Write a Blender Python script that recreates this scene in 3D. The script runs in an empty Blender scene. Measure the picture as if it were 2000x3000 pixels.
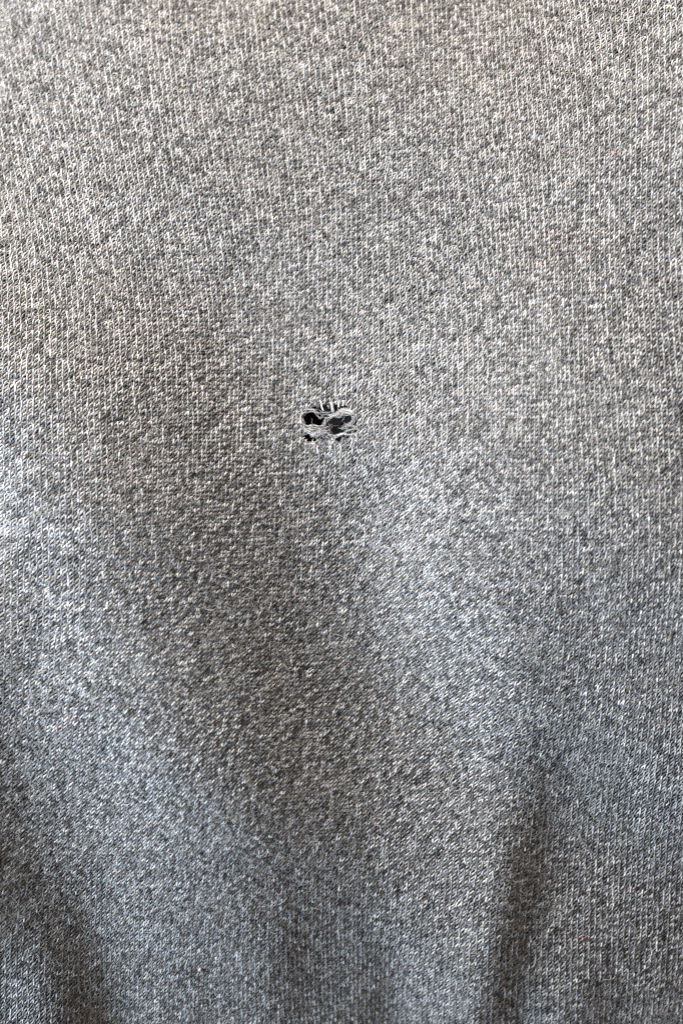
import bpy, math
import numpy as np

R = np.random.default_rng(7)
MM = 0.001
scene = bpy.context.scene

# ------------------------------------------------------------------ camera
cam_d = bpy.data.cameras.new("camera"); cam = bpy.data.objects.new("camera", cam_d)
scene.collection.objects.link(cam); scene.camera = cam
CAM_H = 0.42
cam.location = (0, 0, CAM_H)
cam_d.sensor_fit = 'VERTICAL'; cam_d.sensor_height = 36.0
cam_d.lens = 36.0 * CAM_H / 0.300
cam_d.clip_start = 0.01; cam_d.clip_end = 10
cam_d.dof.use_dof = True; cam_d.dof.focus_distance = CAM_H - 0.001; cam_d.dof.aperture_fstop = 4.5

# ------------------------------------------------------------------ light
world = bpy.data.worlds.new("World"); scene.world = world; world.use_nodes = True
bg = world.node_tree.nodes["Background"]
bg.inputs[0].default_value = (1.0, 0.88, 0.78, 1); bg.inputs[1].default_value = 0.25
def area(name, loc, size, power, col):
    l = bpy.data.lights.new(name, 'AREA'); l.shape = 'SQUARE'; l.size = size; l.energy = power; l.color = col
    o = bpy.data.objects.new(name, l); scene.collection.objects.link(o); o.location = loc
    d = -np.array(loc); d = d / np.linalg.norm(d)
    import mathutils
    o.rotation_euler = mathutils.Vector(d).to_track_quat('-Z', 'Y').to_euler()
area("window_light", (-0.42, 0.55, 0.18), 0.22, 16, (1.0, 0.935, 0.855))
area("sky_light", (-0.35, -0.10, 0.12), 0.15, 4.0, (0.64, 0.81, 1.0))
vs = scene.view_settings; vs.view_transform = 'Standard'; vs.look = 'None'; vs.gamma = 1; vs.exposure = 0
scene.cycles.use_denoising = False
scene.cycles.pixel_filter_type = 'BLACKMAN_HARRIS'; scene.cycles.filter_width = 1.35
scene.cycles.max_bounces = 4; scene.cycles.diffuse_bounces = 3
scene.cycles.use_adaptive_sampling = False

# ------------------------------------------------------------------ drape of the cloth (relief in 0.1 mm on a 5 mm grid)
S0 = 5.0; NX = 47; NY = 67
Z = np.array([int(t) for t in """123 108 93 79 65 48 24 -23 -72 -107 -117 -117 -117 -119 -123 -128 -132 -136 -139 -144 -154 -165 -172 -179 -187 -198 -210 -210 -204 -195 -184 -174 -180 -194 -198 -189 -177 -171 -175 -183 -188 -190 -192 -195 -197 -199 -202
112 97 83 70 56 39 19 -18 -60 -93 -101 -100 -100 -103 -107 -112 -117 -121 -124 -128 -138 -150 -157 -164 -172 -182 -195 -194 -185 -174 -161 -149 -155 -170 -175 -166 -157 -152 -158 -169 -174 -177 -179 -181 -184 -187 -190
102 88 74 61 48 34 17 -12 -49 -78 -85 -85 -84 -88 -93 -98 -103 -107 -109 -113 -124 -135 -142 -149 -157 -167 -179 -176 -165 -152 -138 -127 -133 -148 -153 -146 -139 -138 -146 -157 -162 -164 -166 -169 -172 -175 -179
93 79 66 54 44 33 20 -5 -37 -63 -70 -70 -70 -74 -79 -84 -89 -92 -95 -99 -109 -121 -128 -135 -142 -152 -162 -157 -145 -131 -116 -106 -111 -127 -133 -129 -126 -127 -134 -145 -150 -152 -154 -157 -160 -163 -167
88 75 63 53 44 37 27 5 -25 -49 -56 -56 -57 -60 -65 -70 -74 -77 -80 -84 -95 -107 -115 -121 -127 -136 -145 -138 -124 -110 -97 -88 -91 -108 -117 -117 -116 -118 -124 -134 -138 -141 -143 -146 -149 -153 -157
90 78 68 60 52 46 37 15 -14 -36 -42 -42 -43 -47 -51 -54 -58 -61 -64 -68 -79 -93 -101 -106 -111 -120 -126 -118 -104 -92 -82 -74 -76 -92 -105 -107 -108 -110 -116 -125 -129 -131 -134 -137 -141 -145 -149
106 96 86 76 67 59 49 25 -4 -23 -28 -29 -30 -32 -35 -38 -41 -44 -47 -52 -63 -77 -86 -91 -96 -103 -106 -97 -86 -77 -70 -64 -65 -80 -95 -100 -102 -105 -111 -117 -121 -123 -126 -130 -134 -138 -142
132 119 107 94 82 72 58 32 6 -10 -15 -15 -15 -17 -19 -21 -23 -26 -30 -36 -47 -61 -71 -76 -81 -85 -86 -79 -71 -66 -61 -56 -57 -71 -88 -94 -97 -101 -107 -112 -115 -117 -120 -124 -128 -132 -135
156 140 125 110 95 82 64 38 15 2 -1 0 1 0 -2 -4 -6 -10 -15 -21 -33 -46 -55 -61 -66 -68 -67 -64 -60 -57 -54 -50 -50 -63 -81 -90 -94 -99 -103 -106 -109 -111 -114 -118 -122 -124 -126
179 160 142 123 105 88 68 44 24 15 14 15 16 16 14 12 9 5 -1 -9 -20 -32 -41 -47 -52 -54 -54 -53 -52 -51 -48 -45 -44 -56 -74 -86 -91 -96 -99 -102 -103 -106 -109 -112 -114 -115 -114
202 179 156 134 113 93 72 50 35 28 27 30 31 30 28 25 22 17 11 2 -8 -18 -26 -33 -39 -43 -45 -46 -46 -46 -44 -40 -39 -49 -68 -82 -88 -92 -95 -97 -99 -101 -103 -105 -105 -104 -101
219 192 167 142 119 98 76 57 45 40 40 42 43 42 40 37 33 29 21 12 3 -6 -13 -21 -28 -34 -38 -40 -42 -42 -40 -37 -35 -44 -62 -78 -84 -88 -91 -92 -93 -94 -95 -95 -93 -90 -85
229 201 174 149 125 102 81 66 56 53 53 54 55 54 51 48 44 40 33 23 14 5 -3 -12 -20 -28 -33 -37 -39 -39 -37 -34 -33 -40 -58 -73 -80 -84 -86 -86 -86 -86 -84 -82 -78 -72 -65
234 206 179 153 128 105 87 75 68 65 64 64 65 65 63 60 57 52 45 36 25 16 6 -5 -15 -24 -31 -35 -37 -38 -36 -33 -32 -38 -54 -69 -75 -78 -79 -79 -77 -74 -70 -66 -59 -51 -41
237 208 181 154 129 108 93 83 78 75 73 74 75 75 74 72 69 65 57 46 35 23 11 -1 -13 -22 -30 -34 -36 -37 -35 -33 -31 -36 -49 -63 -69 -71 -71 -69 -65 -59 -53 -46 -37 -26 -14
238 209 182 155 130 111 98 91 86 83 82 82 84 86 86 84 81 75 66 54 40 27 14 1 -12 -22 -29 -33 -35 -36 -35 -32 -30 -33 -43 -55 -60 -61 -60 -56 -49 -41 -33 -22 -11 1 13
238 209 181 155 132 115 104 97 93 91 90 91 94 97 97 94 90 83 72 58 43 29 15 1 -12 -22 -29 -33 -35 -35 -34 -31 -27 -28 -35 -45 -49 -49 -46 -39 -30 -20 -9 3 15 26 37
235 206 179 155 136 121 110 104 100 98 98 101 105 108 107 103 97 87 75 60 44 29 14 0 -13 -23 -30 -33 -35 -36 -34 -29 -24 -22 -25 -32 -36 -34 -28 -20 -9 3 14 26 37 46 55
229 201 177 157 140 126 116 111 107 106 108 112 116 117 115 109 100 89 75 59 43 27 12 -1 -14 -24 -31 -35 -37 -37 -34 -26 -17 -13 -13 -17 -19 -16 -8 2 13 25 36 45 54 62 69
222 198 178 160 144 131 123 118 117 117 119 122 125 124 119 111 101 89 74 58 41 25 10 -4 -16 -26 -32 -36 -38 -37 -31 -21 -9 -1 2 0 0 5 13 24 34 44 54 62 69 76 82
218 198 180 163 148 136 130 127 127 128 129 131 131 128 121 111 100 87 72 55 38 22 7 -6 -18 -28 -34 -37 -37 -34 -25 -12 3 13 18 19 21 27 35 44 53 61 69 76 82 88 95
218 200 182 165 151 141 136 135 136 136 136 135 134 129 121 110 98 85 69 52 35 19 5 -9 -21 -30 -35 -37 -35 -28 -17 0 16 27 33 37 40 45 53 61 68 75 82 87 93 100 107
217 199 183 167 154 145 141 141 141 141 139 137 135 129 120 109 96 82 66 49 32 16 2 -11 -23 -32 -36 -35 -30 -20 -6 12 29 41 47 51 54 60 67 74 81 87 93 98 104 111 119
214 197 182 167 155 147 144 143 144 143 141 139 135 128 119 107 93 79 63 46 29 14 0 -13 -25 -32 -34 -30 -22 -10 5 24 41 52 58 62 66 72 79 85 92 97 103 109 115 123 131
210 195 181 168 157 149 145 145 146 145 143 139 134 126 116 103 90 75 59 42 26 11 -2 -14 -25 -31 -30 -23 -12 1 17 36 52 63 69 73 77 83 89 96 101 107 114 120 128 135 143
208 194 181 169 159 151 147 147 148 147 144 139 133 124 113 100 86 71 56 39 24 9 -3 -14 -24 -28 -25 -15 -2 14 31 49 64 74 80 84 88 93 100 106 112 119 126 134 141 148 155
205 193 181 169 159 152 149 149 150 149 146 139 131 121 110 96 83 68 53 37 22 8 -3 -13 -21 -24 -19 -7 10 28 46 62 76 85 91 94 98 104 110 117 124 132 140 147 154 160 167
202 189 177 166 157 151 150 151 152 151 146 139 130 119 107 94 81 66 51 35 21 8 -2 -11 -18 -19 -13 3 23 42 60 74 86 94 100 104 108 114 122 129 137 146 154 161 167 172 178
194 182 171 162 155 151 150 151 152 151 145 137 127 117 105 92 79 64 49 34 20 9 -1 -8 -13 -13 -5 13 36 55 71 84 94 102 108 113 118 125 133 142 151 159 167 172 177 183 189
176 166 158 153 150 149 149 150 151 149 144 135 125 114 102 89 76 62 47 33 20 9 0 -6 -10 -9 1 22 46 65 79 91 101 109 116 121 127 135 144 153 162 170 176 181 186 192 198
152 146 143 143 144 146 148 149 150 148 142 133 123 112 99 86 73 58 44 31 18 8 1 -5 -9 -7 5 27 52 71 85 96 106 115 123 129 135 144 153 162 170 178 183 188 193 199 205
130 129 130 133 139 144 148 150 150 148 142 132 121 110 97 83 69 55 41 28 16 7 0 -6 -8 -5 9 31 55 73 88 99 111 121 129 135 142 151 161 169 177 184 189 194 199 204 210
114 116 120 127 135 143 149 151 151 148 141 131 119 107 94 80 65 52 38 26 14 5 -1 -6 -7 -1 13 34 57 75 90 103 115 126 135 142 149 158 167 175 183 189 194 198 203 208 213
102 107 114 123 134 143 149 150 148 144 137 126 115 103 89 75 61 48 35 23 12 4 -2 -5 -4 3 18 38 59 77 93 107 120 131 140 148 156 165 173 180 187 193 198 202 207 212 217
94 101 109 120 132 142 147 146 143 138 130 120 109 96 83 70 56 43 31 20 9 1 -4 -4 -1 9 25 43 62 79 95 109 123 134 144 152 161 169 176 183 190 195 200 205 209 214 220
89 97 107 119 130 138 141 139 136 130 122 111 100 89 76 63 50 37 25 15 6 -1 -4 -2 5 17 32 49 65 81 95 110 123 134 144 153 162 170 177 184 190 196 200 204 209 214 222
85 95 105 116 126 132 133 131 127 121 113 102 91 80 69 55 42 30 19 10 3 -2 -2 3 12 24 37 52 66 81 95 108 121 133 143 152 161 169 176 183 190 195 199 203 209 216 224
84 93 103 112 120 125 126 123 118 112 104 93 82 71 60 48 35 23 13 5 0 -2 0 8 18 28 38 51 64 78 92 106 118 130 140 149 159 167 175 182 189 194 199 204 211 219 227
85 94 101 109 116 119 119 116 110 103 94 84 73 62 51 39 27 16 6 0 -4 -5 0 9 19 27 36 47 59 74 89 102 114 125 136 146 156 164 172 180 187 193 198 205 213 221 230
89 95 101 107 112 114 112 107 101 94 85 74 64 54 43 31 18 7 -1 -7 -11 -10 -4 5 15 22 31 42 54 69 84 97 110 121 132 142 152 162 170 178 185 192 198 205 213 221 230
90 95 99 103 105 105 102 97 91 83 74 65 55 45 34 22 9 -1 -8 -14 -17 -15 -10 -1 8 16 25 36 50 64 79 93 105 117 128 139 149 158 167 175 183 191 198 205 212 220 228
86 89 91 93 93 92 89 84 78 71 62 53 43 33 23 11 0 -9 -15 -20 -22 -20 -14 -6 2 10 20 31 45 59 74 88 101 113 125 135 145 154 163 171 179 187 195 202 209 217 225
77 78 78 78 77 76 72 68 62 56 48 38 29 20 10 0 -10 -17 -22 -25 -26 -24 -19 -11 -4 5 15 26 40 55 69 83 97 109 120 130 140 149 157 165 174 183 191 198 205 213 222
63 62 61 60 59 56 53 48 43 38 31 22 13 5 -3 -11 -18 -24 -28 -30 -30 -29 -24 -18 -10 -1 9 22 35 49 64 78 91 103 114 124 132 142 151 160 169 178 186 194 201 210 219
45 43 42 40 39 36 32 28 24 20 14 6 -1 -8 -14 -20 -25 -29 -32 -34 -35 -33 -30 -24 -16 -7 4 16 30 43 57 71 85 97 108 117 126 135 145 154 165 174 182 190 198 207 217
26 23 22 20 18 15 12 8 6 2 -3 -9 -14 -18 -22 -27 -31 -34 -36 -38 -38 -37 -34 -29 -22 -13 -2 11 24 37 50 64 78 91 102 111 120 129 139 149 160 170 178 187 195 205 216
6 4 1 -1 -3 -5 -7 -10 -12 -15 -19 -23 -25 -28 -30 -34 -36 -38 -39 -40 -41 -39 -36 -32 -25 -17 -7 6 18 31 44 58 71 85 96 105 114 123 133 143 155 165 175 184 193 203 216
-12 -16 -19 -21 -23 -24 -25 -26 -27 -30 -33 -35 -35 -36 -38 -40 -41 -41 -41 -42 -42 -40 -37 -33 -28 -20 -10 1 13 25 39 52 66 78 89 98 107 116 126 137 149 161 172 181 192 203 217
-33 -36 -39 -40 -41 -41 -40 -40 -40 -43 -45 -44 -43 -43 -44 -44 -44 -43 -43 -42 -42 -40 -38 -34 -29 -22 -13 -3 8 20 33 47 60 71 81 90 100 109 120 132 145 157 169 180 192 205 220
-56 -58 -59 -59 -58 -56 -55 -53 -52 -53 -53 -51 -50 -49 -49 -48 -47 -46 -44 -43 -43 -42 -40 -37 -32 -25 -17 -7 3 15 28 41 53 64 73 83 92 103 115 127 141 154 167 180 193 208 224
-79 -80 -79 -77 -75 -71 -68 -65 -62 -61 -59 -58 -56 -54 -53 -52 -50 -48 -47 -46 -45 -45 -44 -40 -35 -29 -21 -12 -2 10 22 35 47 58 67 76 87 99 111 124 137 152 166 180 195 210 226
-100 -99 -97 -94 -90 -85 -79 -75 -72 -69 -66 -64 -62 -60 -57 -56 -54 -53 -52 -51 -50 -50 -48 -44 -40 -34 -27 -18 -7 5 18 31 43 53 63 73 84 96 109 122 135 150 165 180 195 210 226
-118 -117 -114 -110 -104 -97 -90 -86 -81 -77 -73 -71 -68 -65 -62 -60 -59 -59 -58 -57 -56 -55 -53 -49 -45 -39 -32 -23 -12 0 13 26 39 49 59 70 82 94 107 120 134 150 165 179 193 209 226
-136 -134 -130 -124 -118 -110 -103 -97 -91 -86 -82 -79 -76 -71 -68 -66 -65 -65 -64 -63 -62 -60 -58 -54 -49 -43 -35 -27 -16 -5 8 21 33 43 53 65 78 90 103 117 132 148 164 178 193 209 227
-155 -151 -145 -139 -132 -124 -116 -109 -102 -96 -91 -87 -83 -78 -75 -73 -72 -71 -70 -69 -67 -66 -63 -58 -52 -46 -38 -30 -21 -10 2 14 25 35 45 58 71 84 98 113 129 146 161 176 192 210 230
-175 -169 -162 -154 -145 -137 -129 -121 -114 -107 -102 -96 -91 -86 -83 -81 -80 -78 -76 -75 -73 -71 -69 -63 -56 -49 -42 -34 -26 -16 -5 6 16 26 36 49 62 77 92 108 125 142 158 174 192 211 233
-192 -185 -177 -168 -158 -149 -141 -133 -125 -118 -111 -104 -98 -94 -92 -90 -88 -86 -83 -81 -79 -77 -74 -68 -62 -54 -47 -39 -31 -22 -13 -3 6 15 25 38 53 68 85 101 119 136 154 171 190 212 235
-206 -198 -189 -180 -170 -160 -151 -142 -134 -126 -119 -111 -105 -101 -99 -98 -96 -93 -91 -90 -88 -85 -81 -75 -68 -61 -54 -46 -38 -30 -22 -13 -5 3 13 26 41 58 75 92 110 128 146 165 185 207 232
-218 -209 -200 -191 -181 -170 -160 -151 -143 -134 -126 -119 -112 -109 -108 -106 -104 -102 -100 -99 -97 -93 -88 -82 -76 -69 -63 -55 -47 -40 -33 -26 -19 -11 -1 12 27 44 62 80 98 116 135 155 176 199 224
-228 -220 -211 -202 -192 -180 -170 -161 -152 -144 -135 -128 -122 -119 -116 -114 -111 -109 -108 -106 -104 -100 -95 -89 -84 -78 -73 -66 -59 -53 -48 -41 -35 -27 -16 -3 12 28 46 65 84 104 124 145 166 189 212
-239 -230 -221 -212 -202 -190 -180 -171 -163 -153 -144 -137 -132 -128 -125 -122 -119 -117 -116 -114 -111 -108 -103 -98 -93 -88 -83 -79 -74 -69 -64 -58 -52 -44 -33 -21 -6 11 29 48 70 92 114 134 155 177 201
-250 -241 -232 -222 -211 -200 -190 -181 -173 -162 -153 -147 -143 -139 -135 -132 -130 -128 -126 -124 -122 -119 -114 -109 -104 -99 -95 -92 -89 -85 -80 -74 -69 -61 -51 -39 -24 -7 11 32 55 78 102 123 143 165 189
-261 -252 -242 -231 -220 -209 -200 -191 -182 -172 -163 -158 -154 -150 -147 -145 -143 -141 -140 -139 -136 -133 -128 -122 -117 -112 -108 -106 -104 -100 -95 -91 -86 -79 -70 -58 -43 -27 -8 14 38 62 86 107 128 151 175
-272 -262 -251 -240 -228 -217 -208 -200 -192 -182 -175 -170 -168 -165 -162 -161 -159 -158 -158 -156 -153 -148 -142 -137 -132 -127 -123 -121 -120 -116 -111 -108 -104 -99 -91 -79 -65 -49 -30 -7 18 42 66 87 109 132 157
-282 -272 -260 -248 -235 -224 -215 -208 -202 -194 -188 -185 -183 -181 -179 -178 -177 -177 -176 -174 -170 -163 -157 -152 -147 -142 -138 -137 -136 -133 -129 -127 -124 -120 -113 -102 -89 -73 -53 -30 -5 19 43 64 85 108 133
-291 -280 -268 -255 -242 -231 -224 -218 -214 -208 -203 -201 -200 -198 -197 -196 -195 -194 -193 -190 -185 -179 -172 -167 -163 -158 -154 -154 -154 -151 -149 -148 -147 -144 -137 -127 -113 -97 -78 -55 -30 -5 18 39 60 82 105
-298 -288 -276 -262 -249 -240 -234 -231 -227 -223 -219 -217 -217 -216 -215 -214 -213 -211 -209 -206 -201 -194 -188 -183 -179 -175 -172 -173 -174 -173 -172 -172 -171 -169 -163 -153 -139 -124 -104 -81 -56 -32 -8 13 33 54 76""".split()], float).reshape(NY, NX) * 0.1
def _cub(f):
    f2 = f * f; f3 = f2 * f   # uniform cubic B-spline
    return ((1 - f) ** 3 / 6, (3 * f3 - 6 * f2 + 4) / 6, (-3 * f3 + 3 * f2 + 3 * f + 1) / 6, f3 / 6)
def relief(x, y):
    """height in mm at x, y in mm"""
    fx = np.clip((x + 115) / S0, 0, NX - 1 - 1e-6); fy = np.clip((y + 165) / S0, 0, NY - 1 - 1e-6)
    i = fx.astype(int); j = fy.astype(int); u = _cub(fx - i); v = _cub(fy - j)
    out = 0
    for b in range(4):
        row = 0
        jj = np.clip(j + b - 1, 0, NY - 1)
        for a in range(4):
            row = row + u[a] * Z[jj, np.clip(i + a - 1, 0, NX - 1)]
        out = out + v[b] * row
    return out
def frame_at(x, y):
    """tangents and normal of the cloth"""
    e = 0.6
    p = (relief(x + e, y) - relief(x - e, y)) / (2 * e); q = (relief(x, y + e) - relief(x, y - e)) / (2 * e)
    n = np.stack([-p, -q, np.ones_like(p)], -1); n /= np.linalg.norm(n, axis=-1, keepdims=True)
    return p, q, n
_es = np.linspace(-4, 4, 801); _ev = np.cumsum(np.exp(-_es ** 2 / 2)) * 0.01; _ev -= _ev[400]
def lean_at(x, y):
    """where the drape pulls the wales over to one side"""
    return np.exp(-((x + 62) / 34.0) ** 2 / 2 - ((y + 70) / 45.0) ** 2 / 2) + 0.9 * np.exp(-((x - 24) / 24.0) ** 2 / 2 - ((y + 55) / 40.0) ** 2 / 2)
def warp(x, y):
    """how the wales lean over the cloth (mm)"""
    dx = 0.13 * 45 * np.exp(-((x + 60) / 42.0) ** 2 / 2) * np.interp((y + 70) / 45.0, _es, _ev)
    dx = dx + 0.13 * 40 * np.exp(-((x - 24) / 24.0) ** 2 / 2) * np.interp((y + 55) / 40.0, _es, _ev)
    dx = dx - 0.26 * 45 * np.exp(-((x + 95) / 50.0) ** 2 / 2) * np.interp((y - 115) / 45.0, _es, _ev)
    dx = dx + 1.2 * np.sin(x / 31.0 + y / 47.0) + 0.6 * np.sin(x / 13.0 - y / 23.0 + 1.0)
    dy = 1.5 * np.sin(x / 37.0 + 0.6) + 0.5 * np.sin(x / 12.0 + y / 40.0) + 0.02 * x
    return x + dx, y + dy

def px(x, y):      # a place on the cloth counted in tenths of a millimetre from its upper left corner
    return ((x - 1000) * 0.1, (1500 - y) * 0.1)

# ------------------------------------------------------------------ smooth value noise for shades along the yarn
class VN:
    def __init__(s, n=256, seed=0):
        s.n = n; s.t = np.random.default_rng(seed).random((n, n))
    def __call__(s, x, y):
        i = np.floor(x).astype(int); j = np.floor(y).astype(int); u = x - i; v = y - j
        u = u * u * (3 - 2 * u); v = v * v * (3 - 2 * v); n = s.n; t = s.t
        return ((t[j % n, i % n] * (1 - u) + t[j % n, (i + 1) % n] * u) * (1 - v)
                + (t[(j + 1) % n, i % n] * (1 - u) + t[(j + 1) % n, (i + 1) % n] * u) * v)
n1, n2, n3, n4, n5 = [VN(seed=k) for k in range(1, 6)]

# ------------------------------------------------------------------ materials
def mat(name, rough=0.85, spec=0.25, sheen=0.0):
    m = bpy.data.materials.new(name); m.use_nodes = True; nt = m.node_tree
    b = nt.nodes["Principled BSDF"]; b.inputs["Roughness"].default_value = rough
    b.inputs["Specular IOR Level"].default_value = spec
    b.inputs["Sheen Weight"].default_value = sheen; b.inputs["Sheen Roughness"].default_value = 0.5
    return m, nt, b
def melange_nodes(m, nt, b, gain=1.0):
    """fibre blend: pale and charcoal wool mixed in the spinning, a few warm and cool fibres"""
    N = nt.nodes; Lk = nt.links
    at = N.new('ShaderNodeAttribute'); at.attribute_name = 'shade'
    tc = N.new('ShaderNodeTexCoord')
    no = N.new('ShaderNodeTexNoise'); no.inputs['Scale'].default_value = 2400; no.inputs['Detail'].default_value = 2
    Lk.new(tc.outputs['Object'], no.inputs['Vector'])
    mp = N.new('ShaderNodeMapRange'); mp.inputs[1].default_value = 0.3; mp.inputs[2].default_value = 0.7
    mp.inputs[3].default_value = -0.14; mp.inputs[4].default_value = 0.14
    Lk.new(no.outputs['Fac'], mp.inputs[0])
    ad = N.new('ShaderNodeMath'); ad.operation = 'ADD'; Lk.new(at.outputs['Fac'], ad.inputs[0]); Lk.new(mp.outputs[0], ad.inputs[1])
    cr = N.new('ShaderNodeValToRGB'); e = cr.color_ramp.elements
    e[0].position = 0.05; e[0].color = (0.045 * gain, 0.041 * gain, 0.042 * gain, 1)
    e[1].position = 0.95; e[1].color = (0.78 * gain, 0.77 * gain, 0.75 * gain, 1)
    for p, c in ((0.30, 0.14), (0.52, 0.34), (0.72, 0.56)):
        q = e.new(p); q.color = (c * gain, c * 0.985 * gain, c * 0.965 * gain, 1)
    Lk.new(ad.outputs[0], cr.inputs['Fac'])
    tn = N.new('ShaderNodeTexNoise'); tn.inputs['Scale'].default_value = 700; tn.inputs['Detail'].default_value = 1
    Lk.new(tc.outputs['Object'], tn.inputs['Vector'])
    tr = N.new('ShaderNodeValToRGB'); t = tr.color_ramp.elements
    t[0].position = 0.30; t[0].color = (0.95, 0.985, 1.05, 1); t[1].position = 0.72; t[1].color = (1.04, 1.0, 0.90, 1)
    q = t.new(0.62); q.color = (1.0, 1.0, 1.0, 1); q = t.new(0.42); q.color = (1.03, 0.985, 0.98, 1)
    Lk.new(tn.outputs['Fac'], tr.inputs['Fac'])
    mx = N.new('ShaderNodeMix'); mx.data_type = 'RGBA'; mx.blend_type = 'MULTIPLY'; mx.inputs[0].default_value = 1
    Lk.new(cr.outputs[0], mx.inputs[6]); Lk.new(tr.outputs[0], mx.inputs[7])
    st = N.new('ShaderNodeAttribute'); st.attribute_name = 'stain'
    m2 = N.new('ShaderNodeMix'); m2.data_type = 'RGBA'; m2.blend_type = 'MULTIPLY'
    Lk.new(st.outputs['Fac'], m2.inputs[0]); Lk.new(mx.outputs[2], m2.inputs[6]); m2.inputs[7].default_value = (1.03, 0.80, 0.81, 1)
    Lk.new(m2.outputs[2], b.inputs['Base Color'])
M_wool, nt, b = mat("melange_wool", 0.9, 0.12, 0.1); melange_nodes(M_wool, nt, b)
M_loose, nt, b = mat("frayed_wool", 0.75, 0.3, 0.15); melange_nodes(M_loose, nt, b, 1.15)
M_fuzz, nt, b = mat("wool_fibre", 0.6, 0.4); 
hi = nt.nodes.new('ShaderNodeHairInfo'); fr = nt.nodes.new('ShaderNodeValToRGB')
fr.color_ramp.elements[0].color = (0.25, 0.24, 0.23, 1); fr.color_ramp.elements[1].color = (0.80, 0.78, 0.74, 1)
nt.links.new(hi.outputs['Random'], fr.inputs['Fac']); nt.links.new(fr.outputs[0], b.inputs['Base Color'])
M_black, nt, b = mat("black_wool", 0.9, 0.05, 0.0); b.inputs['Base Color'].default_value = (0.008, 0.0085, 0.0095, 1)
M_cloth, nt, b = mat("melange_cloth_far", 0.9, 0.2)
no = nt.nodes.new('ShaderNodeTexNoise'); no.inputs['Scale'].default_value = 900; no.inputs['Detail'].default_value = 3
tc = nt.nodes.new('ShaderNodeTexCoord'); nt.links.new(tc.outputs['Object'], no.inputs['Vector'])
cr = nt.nodes.new('ShaderNodeValToRGB'); cr.color_ramp.elements[0].position = .35; cr.color_ramp.elements[1].position = .65
cr.color_ramp.elements[0].color = (.06, .058, .056, 1); cr.color_ramp.elements[1].color = (.55, .54, .52, 1)
nt.links.new(no.outputs['Fac'], cr.inputs['Fac']); nt.links.new(cr.outputs[0], b.inputs['Base Color'])
def plain(name, col):
    m, nt, b = mat(name, 0.7, 0.3); b.inputs['Base Color'].default_value = (*col, 1); return m

# ------------------------------------------------------------------ object helpers
def link(name, data, parent=None, kind=None, label=None, cat=None, group=None):
    o = bpy.data.objects.new(name, data); scene.collection.objects.link(o)
    if parent: o.parent = parent
    if kind: o['kind'] = kind
    if label: o['label'] = label
    if cat: o['category'] = cat
    if group: o['group'] = group
    return o
def mesh_from(name, V, quads, material, attrs=None):
    me = bpy.data.meshes.new(name)
    V = np.ascontiguousarray(V, dtype=np.float32); quads = np.ascontiguousarray(quads, dtype=np.int32)
    nf = len(quads)
    me.vertices.add(len(V)); me.vertices.foreach_set('co', V.ravel())
    me.loops.add(nf * 4); me.loops.foreach_set('vertex_index', quads.ravel())
    me.polygons.add(nf); me.polygons.foreach_set('loop_start', np.arange(0, nf * 4, 4, dtype=np.int32))
    me.polygons.foreach_set('use_smooth', np.ones(nf, dtype=bool))
    for k, a in (attrs or {}).items():
        at = me.attributes.new(k, 'FLOAT', 'POINT'); at.data.foreach_set('value', np.ascontiguousarray(a, dtype=np.float32))
    me.update(calc_edges=True); me.materials.append(material)
    return me
def tubes(P, rad, N, keep, sides=4):
    """P (..., n, 3) centre lines in mm, rad (..., n), N surface normals, keep (..., n) bool -> verts in m, quads"""
    n = P.shape[-2]; P = P.reshape(-1, n, 3); N = N.reshape(-1, n, 3); rad = rad.reshape(-1, n); keep = keep.reshape(-1, n)
    T = np.gradient(P, axis=1); T /= np.linalg.norm(T, axis=-1, keepdims=True) + 1e-9
    A = np.cross(T, N); A /= np.linalg.norm(A, axis=-1, keepdims=True) + 1e-9
    B = np.cross(A, T)
    ang = (np.arange(sides) + 0.0) * 2 * math.pi / sides
    V = P[:, :, None, :] + rad[:, :, None, None] * (np.cos(ang)[None, None, :, None] * B[:, :, None, :] + np.sin(ang)[None, None, :, None] * A[:, :, None, :])
    idx = np.arange(P.shape[0] * n * sides).reshape(P.shape[0], n, sides)
    sk = keep[:, 1:] & keep[:, :-1]
    a = idx[:, :-1][sk]; c = idx[:, 1:][sk]
    q = np.stack([a, np.roll(a, -1, 1), np.roll(c, -1, 1), c], -1).reshape(-1, 4)
    V = V.reshape(-1, 3)
    used = np.zeros(len(V), bool); used[q.ravel()] = True
    rem = np.cumsum(used) - 1
    return V[used] * MM, rem[q], used

def inside(x, y, poly):
    r = np.zeros(np.shape(x), bool); n = len(poly)
    for k in range(n):
        x0, y0 = poly[k]; x1, y1 = poly[(k + 1) % n]
        if y0 == y1: continue
        c = ((y0 > y) != (y1 > y)) & (x < (x1 - x0) * (y - y0) / (y1 - y0) + x0)
        r ^= c
    return r

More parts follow.
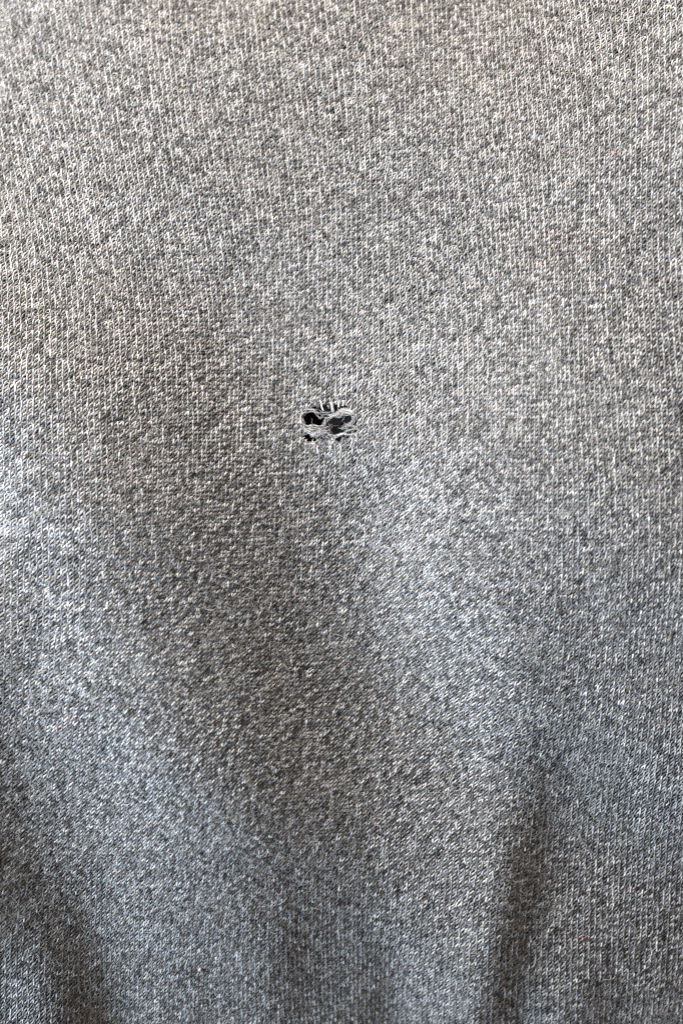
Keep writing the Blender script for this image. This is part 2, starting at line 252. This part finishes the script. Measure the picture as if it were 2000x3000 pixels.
# ------------------------------------------------------------------ knitting
W, C = 1.56, 1.13                     # wale and course spacing, mm
def jersey(i0, i1, j0, j1, W, C, S=9, A=0.31, H=0.90, D=0.34, shear=0.58, jit=1.0, seed=3):
    """centre lines of courses j0..j1 of plain jersey; returns flat x, y, lift (mm), phase arrays of shape (courses, samples)"""
    rg = np.random.default_rng(seed)
    nst = i1 - i0; n = nst * S + 1; nc = j1 - j0
    t = np.arange(n) / S * 2 * math.pi
    # more samples on the legs than in the hidden heads
    tt = t + 0.10 * np.sin(4 * t + math.pi) 
    jj = np.arange(j0, j1)[:, None]
    st = (t / (2 * math.pi))[None, :]
    cell = np.floor(st + 0.25).astype(int) + jj * 0
    def per_stitch(scale):
        g = rg.normal(0, 1, (nc, nst + 3)); s = st + 0.5 + jj * 0; k = np.floor(s).astype(int); u = s - k; u = u * u * (3 - 2 * u)
        r = np.arange(nc)[:, None]
        return scale * (g[r, k] * (1 - u) + g[r, k + 1] * u)
    y0 = per_stitch(0.13 * jit * C)
    hh = H * C * (1 + per_stitch(0.12 * jit))
    dd = D * (1 + per_stitch(0.5 * jit))
    x = W * (i0 + tt[None, :] / (2 * math.pi)) + A * W * np.sin(2 * tt)[None, :] + per_stitch(0.085 * jit * W)
    yl = -hh * np.cos(tt)[None, :]
    x = x + shear * yl
    y = C * jj + yl + y0
    z = -dd * np.cos(2 * tt)[None, :] + per_stitch(0.05 * jit)
    rad = 1 + per_stitch(0.13 * jit)
    return x, y, z, rad, tt[None, :] + jj * 0

# openings eaten by moths
HOLES = [
    [(890,1212),(904,1203),(922,1204),(936,1200),(948,1190),(968,1188),(988,1188),(998,1196),(992,1206),(972,1212),(956,1220),(948,1232),(944,1246),(940,1256),(922,1250),(902,1249),(889,1243),(887,1224)],
    [(952,1250),(957,1234),(972,1226),(990,1223),(1004,1213),(1030,1216),(1037,1228),(1032,1240),(1014,1248),(1005,1260),(1008,1270),(996,1276),(970,1270),(956,1262)],
    [(893,1272),(910,1272),(932,1282),(928,1292),(905,1294),(893,1288)],
    [(984,1282),(1004,1279),(1008,1291),(998,1299),(987,1295)],
]
HOLES = [[px(*p) for p in h] for h in HOLES]
# part of the cloth around them that has lost its knit and is only loose fibre
FRAY = [px(*p) for p in [(880,1206),(905,1192),(940,1188),(1010,1190),(1040,1208),(1046,1240),(1044,1268),(1030,1282),(1010,1296),(985,1292),(960,1284),(935,1296),(892,1296),(884,1275),(884,1250),(880,1225)]]
STAINS = [(1620,742,40,.15),(1560,770,30,.1),(1690,725,26,.15),(232,2090,16,.4),(250,2078,20,.2),(198,2112,9,.5),(275,2122,18,.3),(524,1448,7,.9),(460,1450,12,.4),(1722,2780,10,.8),(850,1950,12,.5)]
SP = [(*px(a, b_), r * .1, w) for a, b_, r, w in STAINS]

def attributes(X, Y, cx, cy, extra=None):
    s = 0.50 + 0.0 * X
    s = s + 0.62 * (n1(cx * 3.0, cy * 1.0) - 0.5)      # shade of the strand, about one leg long
    s = s + 0.05 * (n3(X / 5.5, Y / 6.5) - 0.5) + 0.03 * (n4(X / 14.0, Y / 17.0) - 0.5)
    st = 0 * X
    for a, b_, r, w in SP:
        st = st + w * np.exp(-((X - a) ** 2 + (Y - b_) ** 2) / (2 * r * r)) * (n5(X / 0.8, Y / 0.8) > 0.35)
    return s, np.clip(st, 0, 1)

sweater = link("sweater", None, label="grey melange fine knit wool sweater with a small moth hole above its middle", cat="sweater")

def knit(name, i0, i1, j0, j1, parent):
    x, y, z, rad, ph = jersey(i0, i1, j0, j1, W, C)
    cx = np.broadcast_to(x / W, x.shape); cy = np.broadcast_to(np.arange(j0, j1)[:, None] * 1.0, x.shape)
    X, Y = warp(x, y)
    # the cloth gives a little around the hole
    hx, hy = px(962, 1240); dx = X - hx; dy = Y - hy; r2 = (dx / 9) ** 2 + (dy / 6) ** 2
    keep = (np.abs(X) < 111) & (np.abs(Y) < 166)
    for h in HOLES: keep &= ~inside(X, Y, h)
    fr = inside(X, Y, FRAY)
    keep &= ~(fr & (n5(X / 0.9 + 7, Y / 0.7 + 3) > 0.55))
    p, q, N = frame_at(X, Y)
    zz = relief(X, Y)
    z = z - fr * 0.15 + np.sin(ph) * (0.05 - 0.12 * np.clip(lean_at(X, Y), 0, 1)) - np.cos(ph) * (0.04 + 0.10 * np.clip(lean_at(X, Y), 0, 1))
    P = np.stack([X, Y, zz], -1) + N * z[..., None]
    r = 0.25 * rad * (1 - 0.25 * fr)
    V, Q, used = tubes(P, np.broadcast_to(r, X.shape), N, keep)
    s, st = attributes(X, Y, cx, cy)
    s4 = np.repeat(s.reshape(-1), 4)[used]; st4 = np.repeat(st.reshape(-1), 4)[used]
    me = mesh_from(name, V, Q, M_wool, {'shade': s4, 'stain': st4})
    return link(name, me, parent, kind="stuff")
knit("knit_fabric", -80, 80, -148, 150, sweater)

# ------------------------------------------------------------------ frayed yarn round the hole
def strand(pts, width, n, frad=0.045, lift=0.25, shade=0.75, seed=0, wav=0.25, ext=0.12, name="frayed_yarn", sag=0.0, twist=0.0):
    """a loosened yarn: n fibres that follow one line, spread over width (mm)"""
    rg = np.random.default_rng(seed)
    g = np.array([px(*p) for p in pts]); L = np.r_[0, np.cumsum(np.hypot(*np.diff(g, axis=0).T))]
    Ln = L[-1]; m = max(10, int(Ln / 0.35))
    # smooth the guide
    def at(s):
        s = np.clip(s, 0, Ln); return np.stack([np.interp(s, L, g[:, 0]), np.interp(s, L, g[:, 1])], -1)
    def sm(s): return sum(at(s + d) for d in (-.5, -.25, 0, .25, .5)) / 5
    Ps, Ns, Rs, Ss, Xs = [], [], [], [], []
    for k in range(n):
        a = rg.uniform(-ext, ext) * Ln; b_ = Ln + rg.uniform(-ext, ext) * Ln
        s = np.linspace(a, b_, m); c = sm(s); c = c + (np.minimum(s, 0) + np.maximum(s - Ln, 0))[:, None] * ((sm(np.array([Ln])) - sm(np.array([0]))) / max(Ln, .1))
        d = np.gradient(c, axis=0); d /= np.linalg.norm(d, axis=1, keepdims=True) + 1e-9; nr = np.stack([-d[:, 1], d[:, 0]], -1)
        o = rg.normal(0, 0.35) * width
        u = s / 1.3
        f = rg.uniform(.5, 1.4, 3); ph = rg.uniform(0, 6.28, 3)
        ofs = o * np.cos(twist * s + 0) + wav * (np.sin(u * f[0] + ph[0]) * .6 + np.sin(u * f[1] * 2.2 + ph[1]) * .35)
        lz = lift + o * np.sin(twist * s) + rg.normal(0, .15) + wav * .7 * np.sin(u * f[2] + ph[2]) - sag * np.sin(np.clip(s / Ln, 0, 1) * math.pi)
        # splay the tips
        e = np.clip(np.abs(s / Ln - .5) * 2 - .6, 0, 1) * rg.normal(0, 1.6) * width
        c = c + nr * (ofs + e)[:, None]
        p, q, N = frame_at(c[:, 0], c[:, 1])
        P = np.stack([c[:, 0], c[:, 1], relief(c[:, 0], c[:, 1])], -1) + N * np.asarray(lz)[:, None]
        Ps.append(P); Ns.append(N); tp = np.clip(np.minimum(np.arange(m), m - 1 - np.arange(m)) / 3 + .35, 0, 1)
        Rs.append(frad * rg.uniform(.6, 1.3) * tp); Ss.append(np.full(m, np.clip(shade * .72 + rg.normal(0, .22), .05, 1.0))); Xs.append(np.zeros(m))
    P = np.array(Ps); Rr = np.array(Rs)
    V, Q, used = tubes(P, Rr, np.array(Ns), np.ones(Rr.shape, bool), sides=4)
    s4 = np.repeat(np.array(Ss).reshape(-1), 4)[used]
    me = mesh_from(name, V, Q, M_loose, {'shade': s4, 'stain': s4 * 0})
    return link(name, me, sweater)

F = [  # line, width mm, fibres, options
    # bridge of fluff between the two openings
    ([(938,1258),(948,1248),(953,1238),(962,1228),(976,1222),(990,1222)], 0.7, 11, dict(shade=.62)),
    ([(944,1264),(950,1252),(954,1244)], 1.0, 7, dict(shade=.6)),
    ([(960,1220),(974,1217),(988,1219),(1000,1214)], .5, 12, dict(shade=1.0)),
    ([(966,1226),(978,1220),(992,1211),(1002,1201),(1012,1198)], 0.5, 9, dict(shade=.95)),
    ([(994,1212),(1004,1204),(1016,1202),(1030,1208),(1038,1216)], 0.7, 16, dict(shade=1.0)),
    ([(1000,1220),(1010,1212),(1024,1212),(1034,1214)], 0.5, 8, dict(shade=.9)),
    # lower edge of the left opening
    ([(884,1242),(900,1250),(916,1249),(930,1254),(940,1260)], 0.7, 16, dict(shade=.85)),
    ([(880,1250),(894,1262),(912,1270),(926,1276),(938,1268),(950,1258)], 0.7, 20, dict(shade=.9)),
    ([(884,1262),(905,1262),(925,1264),(944,1270)], 0.9, 16, dict(shade=.7)),
    ([(918,1278),(930,1270),(946,1268),(962,1268)], 0.5, 12, dict(shade=.95)),
    # left and upper rim
    ([(886,1240),(883,1228),(884,1214),(892,1206)], 0.7, 16, dict(shade=.9)),
    ([(876,1206),(892,1200),(912,1200),(928,1202)], 0.8, 14, dict(shade=.8)),
    ([(898,1206),(914,1204),(930,1208),(946,1210)], 0.5, 9, dict(shade=.75)),
    ([(926,1210),(934,1218),(937,1228),(943,1220),(950,1214)], 0.12, 4, dict(shade=1.0)),
    ([(936,1208),(954,1210),(972,1210)], 0.7, 7, dict(shade=.6)),
    # right rim
    ([(1034,1216),(1038,1228),(1034,1240),(1020,1248)], 0.6, 13, dict(shade=.8)),
    ([(1004,1264),(1012,1252),(1026,1246),(1040,1252),(1036,1262)], 0.7, 11, dict(shade=.65)),
    ([(1006,1268),(1018,1262),(1032,1258),(1044,1250)], 0.7, 9, dict(shade=.7)),
    # lower right strand
    ([(984,1280),(996,1274),(1012,1271),(1024,1276),(1036,1272)], 0.35, 14, dict(shade=1.1)),
    ([(1030,1272),(1040,1272),(1044,1284),(1050,1290)], 0.3, 9, dict(shade=1.0)),
    ([(962,1272),(978,1277),(992,1280)], 0.6, 10, dict(shade=.8)),
    # strands under the lower openings
    ([(886,1294),(900,1300),(918,1298),(934,1302)], 0.35, 14, dict(shade=1.1)),
    ([(924,1288),(928,1278),(938,1272),(952,1272),(957,1280)], 0.3, 9, dict(shade=.95)),
    ([(948,1300),(958,1296),(966,1300)], 0.3, 6, dict(shade=1.0)),
    ([(1000,1302),(1008,1290),(1012,1282)], 0.6, 8, dict(shade=.5)),
    ([(1014,1298),(1020,1288),(1028,1284)], 0.5, 8, dict(shade=.7)),
    # stray hairs across the openings
    ([(914,1224),(915,1230),(914,1238)], 0.1, 2, dict(shade=.7, sag=.8)),
    ([(962,1264),(966,1250),(972,1240)], 0.8, 4, dict(shade=.5, sag=1.)),
    ([(968,1270),(966,1256),(972,1244)], 0.5, 3, dict(shade=.5)),
    ([(928,1206),(934,1214),(938,1216)], 0.5, 4, dict(shade=.9)),
    ([(994,1258),(1000,1252),(1010,1246)], 0.5, 4, dict(shade=.6)),
]
for k, (pts, w, n, o) in enumerate(F):
    strand(pts, w * 1.15, max(2, int(n * .75)), seed=50 + k, frad=.048, wav=.3, ext=.22, **o)

def loop(pts, rad, shade, lift, seed, name="loose_loop"):
    """a stitch leg left hanging or standing at the rim: fibres laid side by side with a thicker heart"""
    strand(pts, rad * 1.1, 7, frad=.13, lift=lift, shade=shade, seed=seed, wav=.06, ext=.04, name=name)
LOOPS = [([(942,1176),(942,1186),(945,1196),(950,1204)], .30, .75), ([(973,1176),(974,1190),(976,1200),(978,1210)], .30, .85),
         ([(1006,1172),(1006,1182),(1005,1192)], .32, .9), ([(1031,1186),(1028,1194),(1026,1202)], .28, .85), ([(992,1176),(994,1188),(992,1196)], .3, .7),
         ([(896,1286),(897,1296),(897,1304)], .26, .9), ([(970,1302),(969,1312),(971,1320)], .3, .9), ([(930,1306),(931,1318),(932,1330)], .28, .9),
         ([(1000,1304),(999,1312),(1000,1322)], .28, .8), ([(1034,1282),(1035,1292),(1033,1302)], .3, .9),
         ([(896,1312),(898,1322),(897,1332)], .28, .85), ([(960,1186),(962,1192),(966,1196)], .28, .7)]
for k, (p_, r_, s_) in enumerate(LOOPS): loop(p_, r_, s_, .3, 200 + k)

# ------------------------------------------------------------------ fuzz: fine fibres standing off the cloth
def fuzz(name, n, lmin, lmax, rad, seed, region=None, lift=(0.35, 0.9), curl=1.0):
    rg = np.random.default_rng(seed); m = 9
    # fibres come in clumps
    k = int(n * 1.0)
    if region is None:
        x = rg.uniform(-108, 108, k * 3); y = rg.uniform(-160, 160, k * 3)
        d = n2(x / 6 + 40, y / 6 + 11) * n4(x / 19 + 5, y / 22)
        o = np.argsort(-(d + rg.random(k * 3) * .9))[:k]; x = x[o]; y = y[o]
    else:
        cx, cy, sx, sy = region; x = rg.normal(cx, sx, k); y = rg.normal(cy, sy, k)
    Ln = rg.uniform(lmin, lmax, k) * rg.uniform(.6, 1, k); th = rg.uniform(0, 2 * math.pi, k)
    s = np.linspace(0, 1, m)[None, :]
    kap = rg.normal(0, .8 * curl, k)[:, None]; wv = rg.normal(0, .45 * curl, k)[:, None]; phw = rg.uniform(0, 6.28, k)[:, None]
    ang = th[:, None] + kap * s + wv * np.sin(s * 5 + phw)
    st = (Ln / (m - 1))[:, None]
    X = x[:, None] + np.cumsum(np.cos(ang) * st, 1); Y = y[:, None] + np.cumsum(np.sin(ang) * st, 1)
    hgt = 0.05 + np.sin(s * math.pi * rg.uniform(.6, 1.0, k)[:, None]) * rg.uniform(*lift, k)[:, None] + .15
    keep = np.ones(k, bool)
    if True:
        for h in HOLES: keep &= ~inside(X[:, 4], Y[:, 4], h)
    X = X[keep]; Y = Y[keep]; hgt = hgt[keep]; k = len(X)
    p, q, N = frame_at(X, Y)
    P = (np.stack([X, Y, relief(X, Y)], -1) + N * hgt[..., None]) * MM
    hc = bpy.data.hair_curves.new(name); hc.add_curves([m] * k)
    hc.position_data.foreach_set('vector', P.astype(np.float32).ravel())
    r = np.broadcast_to(rad * MM * np.clip(1.25 - s, .35, 1), (k, m)) * rg.uniform(.7, 1.3, (k, 1))
    a = hc.attributes.get('radius') or hc.attributes.new('radius', 'FLOAT', 'POINT')
    a.data.foreach_set('value', np.ascontiguousarray(r, dtype=np.float32).ravel())
    hc.materials.append(M_fuzz)
    return link(name, hc, sweater, kind="stuff")
fuzz("wool_fuzz", 16000, 1.5, 4.5, 0.028, 11)
fuzz("surface_nap", 26000, 0.7, 1.8, 0.035, 21, lift=(.3, .55))
fuzz("stray_fibres", 1500, 4.0, 9.0, 0.034, 12, lift=(.6, 1.6))
hx, hy = px(962, 1245)
fuzz("frayed_fluff", 420, 1.2, 3.5, 0.032, 13, region=(hx, hy - 3.5, 10, 5))

# ------------------------------------------------------------------ the rest of the sweater beyond the knit that can be read
def sheet(name, material, x0, x1, y0, y1, step, dz, hole=None, parent=None, **kw):
    xs = np.arange(x0, x1 + step / 2, step); ys = np.arange(y0, y1 + step / 2, step)
    X, Y = np.meshgrid(xs, ys); Zz = relief(X, Y) + (dz(X, Y) if callable(dz) else dz)
    V = np.stack([X, Y, Zz], -1).reshape(-1, 3) * MM
    idx = np.arange(len(V)).reshape(X.shape)
    q = np.stack([idx[:-1, :-1], idx[:-1, 1:], idx[1:, 1:], idx[1:, :-1]], -1)
    if hole is not None:
        cxm = (X[:-1, :-1] + X[1:, 1:]) / 2; cym = (Y[:-1, :-1] + Y[1:, 1:]) / 2
        q = q[~((np.abs(cxm) < hole[0]) & (np.abs(cym) < hole[1]))]
    return link(name, mesh_from(name, V, q.reshape(-1, 4), material), parent, **kw)
sheet("sweater_body", M_cloth, -260, 260, -320, 320, 4, -0.6, hole=(106, 160), parent=sweater)

# ------------------------------------------------------------------ black knit garment that lies under the sweater
under = link("black_garment", None, label="black fine knit garment layer showing through the moth hole", cat="garment")
hcx, hcy = px(960, 1240)
def drop(X, Y):
    # it lies close below on the right of the hole and sinks away on the left
    return -1.3 - 5.0 / (1 + np.exp((X - (hcx - 2.2)) / 0.7)) * np.exp(-((X - hcx) ** 2 + (Y - hcy) ** 2) / 200.) - 1.0
def under_knit():
    w2, c2 = 0.98, 0.78
    i0 = int((hcx - 13) / w2); i1 = int((hcx + 13) / w2); j0 = int((hcy - 10) / c2); j1 = int((hcy + 10) / c2)
    x, y, z, rad, ph = jersey(i0, i1, j0, j1, w2, c2, S=12, D=0.2, jit=.6, seed=9, shear=.25)
    x, y = (x - hcx) * .95 + (y - hcy) * .3 + hcx, (y - hcy) * .95 - (x - hcx) * .3 + hcy
    p, q, N = frame_at(x, y)
    P = np.stack([x, y, relief(x, y) + drop(x, y)], -1) + N * z[..., None]
    V, Q, used = tubes(P, .17 * rad, N, np.ones(x.shape, bool), sides=6)
    link("knit_fabric", mesh_from("black_knit", V, Q, M_blackk), under, kind="stuff")
M_blackk, nt, b = mat("charcoal_black_wool", 0.8, 0.15, 0.0); b.inputs['Base Color'].default_value = (0.020, 0.023, 0.028, 1)
under_knit()
sheet("garment_body", M_black, -250, 250, -310, 310, 5, lambda X, Y: drop(X, Y) - 3.0, parent=under)

# ------------------------------------------------------------------ lint caught in the wool
def lint(x_, y_, r, col, label, seed):
    rg = np.random.default_rng(seed); cx, cy = px(x_, y_); n = 26; m = 9
    s = np.linspace(0, 1, m)[None, :]; a = rg.uniform(0, 6.28, (n, 1)) + np.cumsum(rg.normal(0, .7, (n, m)), 1)
    st = r * 2.2 / m
    X = rg.normal(0, r * .35, (n, 1)) + np.cumsum(np.cos(a) * st, 1); Y = rg.normal(0, r * .35, (n, 1)) + np.cumsum(np.sin(a) * st, 1)
    X -= X.mean(1, keepdims=True) * .8; Y -= Y.mean(1, keepdims=True) * .8
    X += cx; Y += cy; p, q, N = frame_at(X, Y)
    h = .55 + rg.normal(0, .18, (n, 1)) + .1 * np.sin(s * 6)
    P = np.stack([X, Y, relief(X, Y)], -1) + N * h[..., None]
    V, Q, used = tubes(P, np.full(X.shape, .09), N, np.ones(X.shape, bool))
    base = np.array([cx, cy, float(relief(np.array([cx]), np.array([cy]))[0])]) * MM
    me = mesh_from("lint", V - base, Q, plain("lint_" + label.split()[0], col))
    o = link("lint_speck", me, label=label, cat="lint", group="specks of lint caught in the knit"); o.location = base
lint(582, 2849, .62, (.95, .62, .62), "pale pink round speck of lint low on the sweater beside the dark fold", 1)
lint(1777, 477, .55, (.75, .42, .38), "coral pink speck of lint high on the right of the sweater", 2)
lint(194, 2111, .42, (.60, .34, .36), "tiny rose red speck of lint on the ridge at the left edge", 3)
lint(1722, 2779, .45, (.50, .26, .28), "dull dusky pink speck of lint on the lower right of the sweater", 4)
